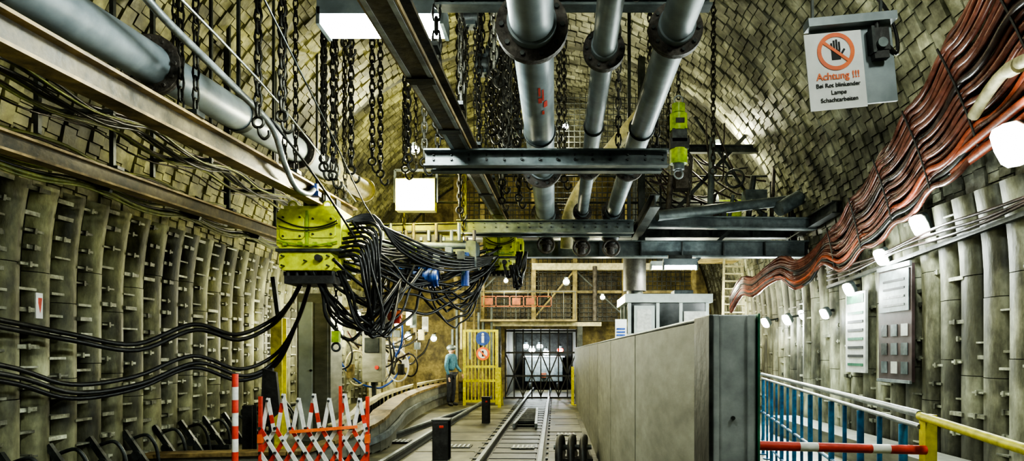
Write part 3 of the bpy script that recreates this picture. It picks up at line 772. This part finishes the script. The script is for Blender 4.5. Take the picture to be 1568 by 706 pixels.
b=B('notice_board'); b.bx(4.56,4.6,9.6,10.25,1.2,2.42,paperd)
for j in range(7): b.box((4.555,9.92,1.32+j*.13),(.006,.5,.04),green if j%3==0 else text_k)
b.bx(4.552,4.558,9.65,10.2,2.25,2.38,green); b.done()

# ---------------------------------------------------------------- Achtung sign
root=B('warning_sign_board')
AG=math.radians(-5.5)
o3=V((1.81,4.0,3.265))
Rm=Matrix.Rotation(AG,3,'Y')
def sp(x,z,y=0): return o3+Rm@V((x,y,z))
rt=(0,AG,0)
root.box(sp(.03,.0,.03),(.50,.02,.48),steelL,rt)
root.box(sp(.02,.26,.0),(.54,.09,.05),steelL,rt)
root.box(sp(-.09,-.025,.012),(.35,.008,.47),paper,rt)
root.box(sp(.175,.12,-.01),(.11,.07,.14),blackm,rt); root.cyl(sp(.175,.09,-.05),sp(.175,.09,-.07),.03,gsteel,16)
root.box(sp(.175,.03,-.02),(.09,.05,.05),blackm,rt); root.box(sp(.13,.12,-.03),(.02,.05,.16),dsteel,rt)
root.cyl(sp(.175,.18,-.01),sp(.175,.24,-.01),.018,blackm,10)
root.tube([sp(.235,.1,0),sp(.30,.05,.02),sp(.32,.2,.05),sp(.27,.42,.1),sp(.1,.7,.2)],.012,black,7,6)
n=40; vs=[]
cx_,cz_=-.08,.09
for rr in(.090,.115):
    for i in range(n):
        t=2*math.pi*i/n; vs.append(sp(cx_+rr*math.cos(t),cz_+rr*math.sin(t),.0035))
root.add(vs,[(i,n+i,n+(i+1)%n,(i+1)%n) for i in range(n)],orange)
root.box(sp(cx_,cz_,.0035),(.195,.003,.018),orange,(0,AG+math.radians(40),0))
root.box(sp(cx_,cz_-.02,.0060),(.055,.003,.06),text_k,rt)
for i,hh in enumerate((.045,.06,.065,.05)): root.box(sp(cx_-.024+i*.016,cz_+.008+hh/2,.0060),(.011,.003,hh),text_k,rt)
root.box(sp(cx_+.040,cz_-.008,.0060),(.013,.003,.05),text_k,(0,AG+math.radians(35),0))
for q in(-.2,.22): root.bar(sp(q,.28,.02),V((1.8+q*1.2,4.1,vz(1.8+q*1.2))),.015,.015,dsteel)
sg=root.done()
tr=Euler((math.radians(90),0,0)).to_matrix(); tre=(Rm@tr).to_euler()
text(sg,'title','Achtung !!!',sp(-.08,-.06,.004),tre,.060,orange,bold=.0012)
for i,t in enumerate(('Bei Rot blinkender','Lampe','Schachtarbeiten')):
    text(sg,'line_%d'%(i+1),t,sp(-.085,-.115-.045*i,.004),tre,.036,text_k,bold=.0005)

# ---------------------------------------------------------------- ceiling fluorescent lamps, some added as fill
def fluor(x,y,z,l,w,mat=lampW,power=60,col=(.90,1,.92),along=False,hang=True,pt=0):
    b=B('fluorescent_and_fill_lamp'); sx,sy=(w,l) if along else (l,w)
    b.box((x,y,z+.09),(sx,sy,.12),steelL); b.box((x,y,z+.18),(sx*.7,sy*.5,.07),dsteel)
    b.box((x,y,z),(sx*.96,sy*.92,.06),mat)
    for q in(-1,1): b.box((x+(0 if along else q*sx*.49),y+(q*sy*.49 if along else 0),z+.02),((sx if along else .03),(.03 if along else sy),.13),gsteel)
    if hang:
        for q in(-.35,.35):
            px=x+(0 if along else q*l); py=y+(q*l if along else 0); b.chain((px,py,vz(px)),(px,py,z+.2),chainm,.07,.006,.03)
    o=b.done(bevel=.006)
    if power: area('glow',(x,y,z-.05),(0,0,0),sx*.9,sy*.9,power,col,o)
    if pt: point((x,y,z-.18),pt,col,o,.15)
    return o
fluor(-1.32,5.05,4.02,.95,.28,power=85,pt=70)
fluor(-1.0,1.0,4.6,1.2,.3,power=15,pt=22,mat=lampF); fluor(2.3,1.2,4.6,1.2,.3,power=20,along=True,pt=30,mat=lampF); fluor(-4.0,2.0,4.3,1.2,.3,power=12,along=True,pt=18,col=(1,1,.8),mat=lampF)  # out-of-view fixtures added as general fill for the tunnel
fluor(1.5,5.6,6.2,.9,.25,power=8,col=(.95,1,.85),along=True,pt=30,mat=lampF)  # added above the frame to lift the vault
fluor(2.75,15.4,3.5,1.0,.22,power=110,hang=False,col=(1,.98,.8),pt=60)
b=B('lamp_bracket'); b.bar((2.75,15.4,3.7),(2.75,15.4,7.0),.05,.05,dsteel); b.done()
fluor(2.2,11.5,3.0,.6,.12,power=55,hang=False,pt=15)  # extra fixture added to brighten the control cabin
b=B('floodlight')
x,y,z=-1.93,9.0,3.68
b.bx(x-.27,x+.27,y,y+.16,z-.22,z+.22,yel2); b.bx(x-.22,x+.22,y-.02,y,z-.17,z+.17,lampY)
for q in(-.29,.29): b.bar((x+q,y+.06,z-.1),(x+q,y+.06,z+.35),.03,.03,dsteel)
b.bar((x-.29,y+.06,z+.35),(x+.29,y+.06,z+.35),.03,.03,dsteel); b.chain((x,y+.06,vz(x)),(x,y+.06,z+.36),chainm)
o=b.done()
point((x,y-.35,z+.0),170,(1,.97,.60),o,.15)
area('glow_back',(x,y+.2,z),(math.radians(-90),0,0),.3,.3,130,(1,.95,.52),o)
def smalllamp(x,y,z,r=.08,power=20,col=(1,.97,.66),mat=lampF):
    b=B('small_and_fill_lamp'); b.ball((x,y,z),r,mat,12,8,(1.2,1,.8)); b.cyl((x,y,z+r*.7),(x,y,z+r*1.6),r*.8,gsteel,14); b.bar((x,y,z+r*1.5),(x,y+.3,z+r*2.2),.03,.03,dsteel)
    b.ring((x,y,z),(0,0,1),r*1.3,.008,dsteel,16,5); b.ring((x,y,z),(0,1,0),r*1.3,.008,dsteel,16,5)
    o=b.done(); point((x,y-.25,z-.15),power,col,o,.08)
for a in((3.15,12.7,5.5,.08,90),(3.4,12.9,5.45,.05,20),(-2.9,13.5,5.7,.08,140),(-5.0,15,2.05,.09,90),(-5.1,18,2.1,.09,100),(-4.5,20,2.0,.09,80),(-4.3,13,1.9,.07,50),(-3.6,11.9,2.2,.05,40),(-2.0,14.5,3.2,.06,120),(.3,17.5,3.4,.07,160),(-1.4,18.6,3.55,.05,110),(3.9,18,2.9,.08,100),(.2,12.7,5.9,.05,60),(-3.9,16.2,2.2,.07,50),(-3.4,18.3,1.9,.07,50),(1.2,16.5,2.9,.05,90)): smalllamp(*a)  # some of these are added as warm fill for the shaft end
for x,z,m in((-.9,1.6,lampF),(-.6,1.75,lampF),(-.35,1.5,lampF),(-1.15,1.75,lampF),(.2,1.6,lampR)):
    smalllamp(x,25.5,z,.10,35,(.85,.95,1),m)
b=B('mine_car_beyond_gate'); b.bx(-1.2,.3,26,27.5,.35,1.3,gsteel); b.bx(-1.3,.4,25.95,27.5,1.3,1.38,steel)
for q in(-1.0,.1): b.cyl((q-.05,26.2,.2),(q+.05,26.2,.2),.2,dsteel,18); b.cyl((q-.05,27.2,.2),(q+.05,27.2,.2),.2,dsteel,18)
b.bx(-.55,-.35,25.8,26,.5,.7,dorange); b.done(bevel=.02)

# ---------------------------------------------------------------- shaft structure
b=B('shaft_headframe')
Y=19.8
b.bx(-.7,4.3,Y-.1,Y+.1,4.0,4.2,cream)
for x in(-3.0,-2.2,-.65,.6,2.1,4.2): b.ibeam((x,Y,0 if x<-2 or x>1 else 2.45),(x,Y,6.8),.16,.13,ochre,.02,mat2=dsteel)
for x in(-1.72,.75): b.ibeam((x,Y,0),(x,Y,2.3),.16,.16,dsteel,.02)
b.bx(-1.9,1.4,Y-.08,Y+.08,2.3,2.42,cream); b.bx(-3.2,4.3,Y-.04,Y+.04,3.3,3.38,ochre); b.bx(-3.2,4.3,Y-.04,Y+.04,5.2,5.3,ochre)
b.bar((-.6,Y,2.6),(.6,Y,4.0),.05,.05,ochre); b.bar((.6,Y,4.0),(2.1,Y,2.6),.045,.045,dsteel); b.bar((-2.2,Y,3.4),(-.7,Y,4.9),.05,.05,dsteel)
b.bar((-3,Y,2.5),(-2.2,Y,3.3),.05,.05,dsteel); b.cyl((1.2,Y-.1,2.45),(1.2,Y-.1,4.1),.07,rust,12)
for i in range(50): xx=-3+i*.145; b.bar((xx,Y+.9,2.5),(xx,Y+.9,6.6),.022,.022,dsteel)
for i in range(30): b.bar((-3,Y+.9,2.5+i*.14),(4.3,Y+.9,2.5+i*.14),.022,.022,dsteel)
for xa_,xb_ in((-2.1,-.75),(-.5,.5),(.75,2.0)): b.bx(xa_,xb_,Y+1.0,Y+1.04,2.5,4.0,beamD)
b.bx(-2.2,.6,Y-.6,Y+.8,2.42,2.48,ochre)
for i in range(9): b.bar((-2.2+i*.35,Y-.55,2.48),(-2.2+i*.35,Y-.55,3.3),.02,.02,dsteel)
b.bar((-2.2,Y-.55,3.3),(.6,Y-.55,3.3),.03,.03,dsteel)
for i in range(10): b.bx(-3.1+i*.13,-3.04+i*.13,Y-.3,Y-.2,1.0+.3*(i%3),2.2+.25*((i*3)%4),random.choice((ochre,gsteel,dsteel,cream)))
b.done()
b=B('level_sign'); b.bx(-2.15,-.1,19.1,19.12,2.84,2.87,dorange); b.bx(-2.15,-.1,19.1,19.12,3.13,3.16,dorange)
for i in range(6): b.bx(-2.15+i*.404,-2.12+i*.404,19.1,19.12,2.84,3.16,dorange)
for i in(0,2,3): b.bx(-2.06+i*.404,-1.82+i*.404,19.1,19.12,2.9,3.1,dorange)
b.bar((-2.1,19.12,3.1),(-2.1,19.25,3.35),.03,.03,ochre); b.bar((-.2,19.12,3.1),(-.2,19.25,3.35),.03,.03,ochre); b.done()
b=B('shaft_cage_gate')
for i in range(9):
    x=-1.6+i*.285; b.bar((x,21,0),(x,21,2.25),.04,.04,blackm)
for z in(.05,.75,1.5,2.2): b.bar((-1.62,21,z),(.7,21,z),.05,.06,blackm)
for i in range(4):
    x=-1.6+i*.57; b.bar((x,20.97,.1),(x+.57,20.97,1.5),.03,.04,blackm); b.bar((x+.57,20.97,.1),(x,20.97,1.5),.03,.04,blackm)
b.done()
b=B('yellow_safety_gate')
Y=18.6
x0,x1=-2.58,-1.66
for x in(x0,x1): b.bar((x,Y,0),(x,Y,2.15),.08,.08,yel2)
for z in(.12,.7,1.1,2.12): b.bar((x0,Y,z),(x1,Y,z),.05,.07,yel2)
for i in range(1,9): x=x0+(x1-x0)*i/9; b.bar((x,Y,.12),(x,Y,2.12),.03,.035,yel2)
b.cyl((-2.05,Y-.08,1.9),(-2.05,Y-.05,1.9),.20,bluem,28); b.cyl((-2.05,Y-.075,1.47),(-2.05,Y-.05,1.47),.19,orange,28); b.cyl((-2.05,Y-.085,1.47),(-2.05,Y-.07,1.47),.13,paper,28)
b.box((-2.05,Y-.09,1.88),(.07,.01,.2),paper); b.ball((-2.05,Y-.09,2.02),.035,paper); b.box((-2.05,Y-.09,1.47),(.05,.01,.16),text_k); b.box((-2.05,Y-.095,1.47),(.3,.01,.04),orange,(0,.78,0))
b.done()
for x,y in((-1.50,17.6),(.5,18.6)):
    b=B('yellow_guard_post'); b.bar((x,y,0),(x,y,1.1),.08,.08,yel2); b.bar((x,y,1.05),(x+.02,y+.7,.02),.06,.06,yel2); b.bx(x-.1,x+.1,y-.1,y+.1,0,.02,yel2); b.done()
b=B('access_ladder')
for q in(0,.5): b.bar((3.9+q,15.2,2.0),(4.3+q*.9,16.6,4.0),.06,.12,cream)
for i in range(10):
    t=i/10; b.bar((3.9+.4*t,15.2+1.4*t,2.05+2*t),(4.4+.35*t,15.2+1.4*t,2.05+2*t),.16,.03,cream)
b.bx(3.6,4.9,16.5,18,3.95,4.0,ochre); b.bx(3.7,4.6,14.9,15.3,0,2.05,ochre); b.done()
b=B('control_cabin')
x0,x1,y0,y1=1.52,3.2,13.6,15.2
b.bx(x0,x1,y0,y1,0,1.9,cabinm); b.bx(x0-.07,x1+.07,y0-.07,y1+.07,2.54,2.72,cabinm)
for x in(x0+.03,x0+.62,x0+1.1,x1-.03): b.bx(x-.035,x+.035,y0,y0+.06,1.9,2.54,cabinm); b.bx(x-.03,x+.03,y1-.06,y1,1.9,2.54,cabinm)
for y in(y0+.8,): b.bx(x0,x0+.06,y-.03,y+.03,1.9,2.54,cabinm); b.bx(x1-.06,x1,y-.03,y+.03,1.9,2.54,cabinm)
b.bx(x0+.03,x1-.03,y0+.03,y0+.04,1.9,2.54,glass); b.bx(x0+.03,x0+.04,y0+.04,y1-.04,1.9,2.54,glass); b.bx(x1-.04,x1-.03,y0+.04,y1-.04,1.9,2.54,glass)
b.bx(x0+.12,x0+.55,y0-.03,y0+.0,.4,2.48,cabinm); b.bx(x0+.18,x0+.48,y0-.04,y0-.03,1.95,2.4,white)
b.bx(x0+1.16,x1-.06,y0-.03,y0+.02,1.9,2.36,white); b.bx(x0+1.0,x0+1.4,y0+.2,y0+.6,2.72,2.82,gsteel); b.done(bevel=.015)
b=B('direction_sign'); b.bx(1.15,1.37,12.5,12.52,1.65,2.14,paper); b.cyl((1.25,12.55,0),(1.25,12.55,1.7),.025,steel,8)
for i in range(5): b.bx(1.18,1.34,12.49,12.5,1.7+i*.06,1.73+i*.06,bluem)
b.done()
b=B('ventilation_duct'); b.cyl((1.95,16,3.0),(1.95,16,4.0),.28,blackm,20); b.cyl((1.95,16,2.5),(1.95,16,3.0),.2,dsteel,20); b.bar((1.95,16,4),(1.95,16,7),.1,.1,dsteel); b.done()

b=B('hose_reel_rack')
for i in range(7):
    x=-4.9+i*.22;y=14+i*.35
    b.ring((x,y,1.3+.2*math.sin(i*2)),(.2,1,.1),.2+.04*(i%3),.022,random.choice((white,black,cream)),24,6,1,1.4)
for i in range(16):
    a=(-5+random.uniform(0,1.2),13.5+random.uniform(0,3),random.uniform(1.6,2.4)); c=(-4.2+random.uniform(0,1.2),15+random.uniform(0,3),random.uniform(1.2,2.3)); b.tube(droop(a,c,random.uniform(.3,.9),8,.04),.024,random.choice((black,black,cream,dkcab,bluem)),7)
b.bar((-5.3,14,2.5),(-3.4,17,2.5),.08,.08,ochre); b.bar((-4.9,14.2,0),(-4.9,14.2,2.5),.08,.08,ochre); b.bar((-3.6,16.8,0),(-3.6,16.8,2.5),.08,.08,ochre)
for i in range(22):
    x=-4.9+i*.075;y=14.2+i*.12; b.box((x,y,random.uniform(.9,2.4)),(.14,.12,random.uniform(.12,.4)),random.choice((gsteel,ochre,dsteel,cream,white,orange,blackm)))
b.done()
b=B('tool_cabinet'); b.bx(-4.9,-4.1,17,17.8,0,1.9,ochre); b.bx(-4.85,-4.52,16.98,17,.1,1.8,cream); b.bx(-4.48,-4.15,16.98,17,.1,1.8,cream); b.bx(-4.85,-4.2,16.9,17.7,1.9,2.1,gsteel); b.done(bevel=.01)
b=B('control_panel'); b.bx(-3.9,-3.5,13.2,13.5,.9,1.9,concm); b.bx(-3.85,-3.55,13.17,13.2,1.5,1.8,glass); b.bar((-3.7,13.35,0),(-3.7,13.35,.9),.08,.08,dsteel); b.cyl((-3.6,13.17,1.2),(-3.6,13.2,1.2),.04,red,12); b.done(bevel=.01)
b=B('red_valve_block'); b.cyl((-2.3,9.0,2.0),(-2.12,9.0,2.03),.06,orange,14); b.box((-2.2,9.0,1.95),(.14,.1,.1),red); b.tube([(-2.2,9,2.05),(-2.3,9.0,2.4),(-2.3,9.2,2.6)],.02,black,6); b.done()
b=B('yellow_hook_block'); b.box((-2.75,8.2,1.7),(.09,.08,.14),ygreen); b.ring((-2.75,8.2,1.57),(0,1,0),.05,.015,dsteel,14,6); b.chain((-2.75,8.2,2.4),(-2.75,8.2,1.77),chainm,.08,.008,.04); b.done()

# ---------------------------------------------------------------- worker
def worker(x,y):
    root=bpy.data.objects.new('miner_worker',None); scn.collection.objects.link(root)
    root.location=(x,y,0); root.rotation_euler=(0,0,1.2); root.scale=(.97,)*3
    def sk(name,pts,edges,rad,mat):
        me=bpy.data.meshes.new(name); me.from_pydata(pts,edges,[]); o=bpy.data.objects.new(name,me); scn.collection.objects.link(o)
        o.modifiers.new('skin','SKIN'); me.skin_vertices[0].data[0].use_root=True
        for i,r in enumerate(rad): me.skin_vertices[0].data[i].radius=(r,r) if not isinstance(r,tuple) else r
        s=o.modifiers.new('sub','SUBSURF'); s.levels=2; s.render_levels=2
        me.materials.append(mat); o.parent=root
        return o
    sk('torso_and_arms',[(0,0,1.0),(0,0,1.2),(0,0,1.4),(0,0,1.52),(.19,0,1.43),(.25,-.03,1.15),(.24,-.2,.98),(-.19,0,1.43),(-.26,.02,1.15),(-.24,-.06,.90)],
       [(0,1),(1,2),(2,3),(2,4),(4,5),(5,6),(2,7),(7,8),(8,9)],[(.16,.12),(.15,.11),(.17,.12),.06,.075,.055,.04,.075,.055,.04],wk1)
    sk('trousers',[(0,0,1.0),(.1,0,.88),(.11,-.02,.5),(.12,.02,.1),(-.1,0,.88),(-.12,0,.5),(-.13,.02,.1)],[(0,1),(1,2),(2,3),(0,4),(4,5),(5,6)],[.14,.1,.07,.055,.1,.07,.055],wk2)
    for sx in(1,-1): sk('boot',[(sx*.125,.03,.08),(sx*.13,-.06,.05),(sx*.135,-.15,.04)],[(0,1),(1,2)],[.06,.05,.04],blackm)
    for (hx,hy,hz,sx) in((.24,-.24,.93,1),(-.24,-.07,.84,-1)):
        pts=[(hx,hy,hz)];ed=[];rd=[.03]
        pts.append((hx,hy-.01,hz-.06)); ed.append((0,1)); rd.append(.032)
        for i in range(4):
            k=len(pts); off=(i-1.5)*.02; L_=(.07,.085,.08,.06)[i]
            pts+=[(hx+off,hy-.015,hz-.1),(hx+off,hy-.03,hz-.1-L_*.5)]; ed+=[(1,k),(k,k+1)]; rd+=[.01,.008]
        k=len(pts); pts+=[(hx-sx*.045,hy-.02,hz-.07)]; ed.append((1,k)); rd.append(.011)
        sk('hand',pts,ed,rd,skin)
    b=B('head'); b.ball((0,-.01,1.63),.095,skin,16,12,(.85,1,1.2)); b.cyl((0,0,1.48),(0,0,1.58),.055,skin,14); b.ball((0,-.11,1.62),.018,skin,8,6,(.8,1,1.4))
    for q in(-.033,.033): b.ball((q,-.093,1.65),.012,text_k,8,6)
    for q in(-.083,.083): b.ball((q,0,1.63),.022,skin,8,6,(.4,.8,1.2))
    b.box((0,-.098,1.575),(.04,.01,.008),red)
    b.ball((0,0,1.68),.125,gsteel,18,10,(.95,1.1,.8)); b.cyl((0,-.02,1.665),(0,-.02,1.68),.14,gsteel,20); b.box((0,-.13,1.72),(.05,.04,.04),steel)
    h=b.done(); h.parent=root
worker(-2.93,18.4)

# ---------------------------------------------------------------- world, camera
w=bpy.data.worlds.new('world'); scn.world=w; w.use_nodes=True
w.node_tree.nodes['Background'].inputs[0].default_value=(.05,.06,.05,1); w.node_tree.nodes['Background'].inputs[1].default_value=.3
cam=bpy.data.cameras.new('camera'); co=bpy.data.objects.new('camera',cam); scn.collection.objects.link(co)
co.location=(0,0,1.5); co.rotation_euler=(math.radians(90),0,0)
cam.sensor_width=36; cam.lens=22.96; cam.shift_x=-66/1568; cam.shift_y=187/1568; cam.clip_start=.05
scn.camera=co
scn.view_settings.view_transform='AgX'; scn.view_settings.look='AgX - High Contrast'; scn.view_settings.exposure=.4
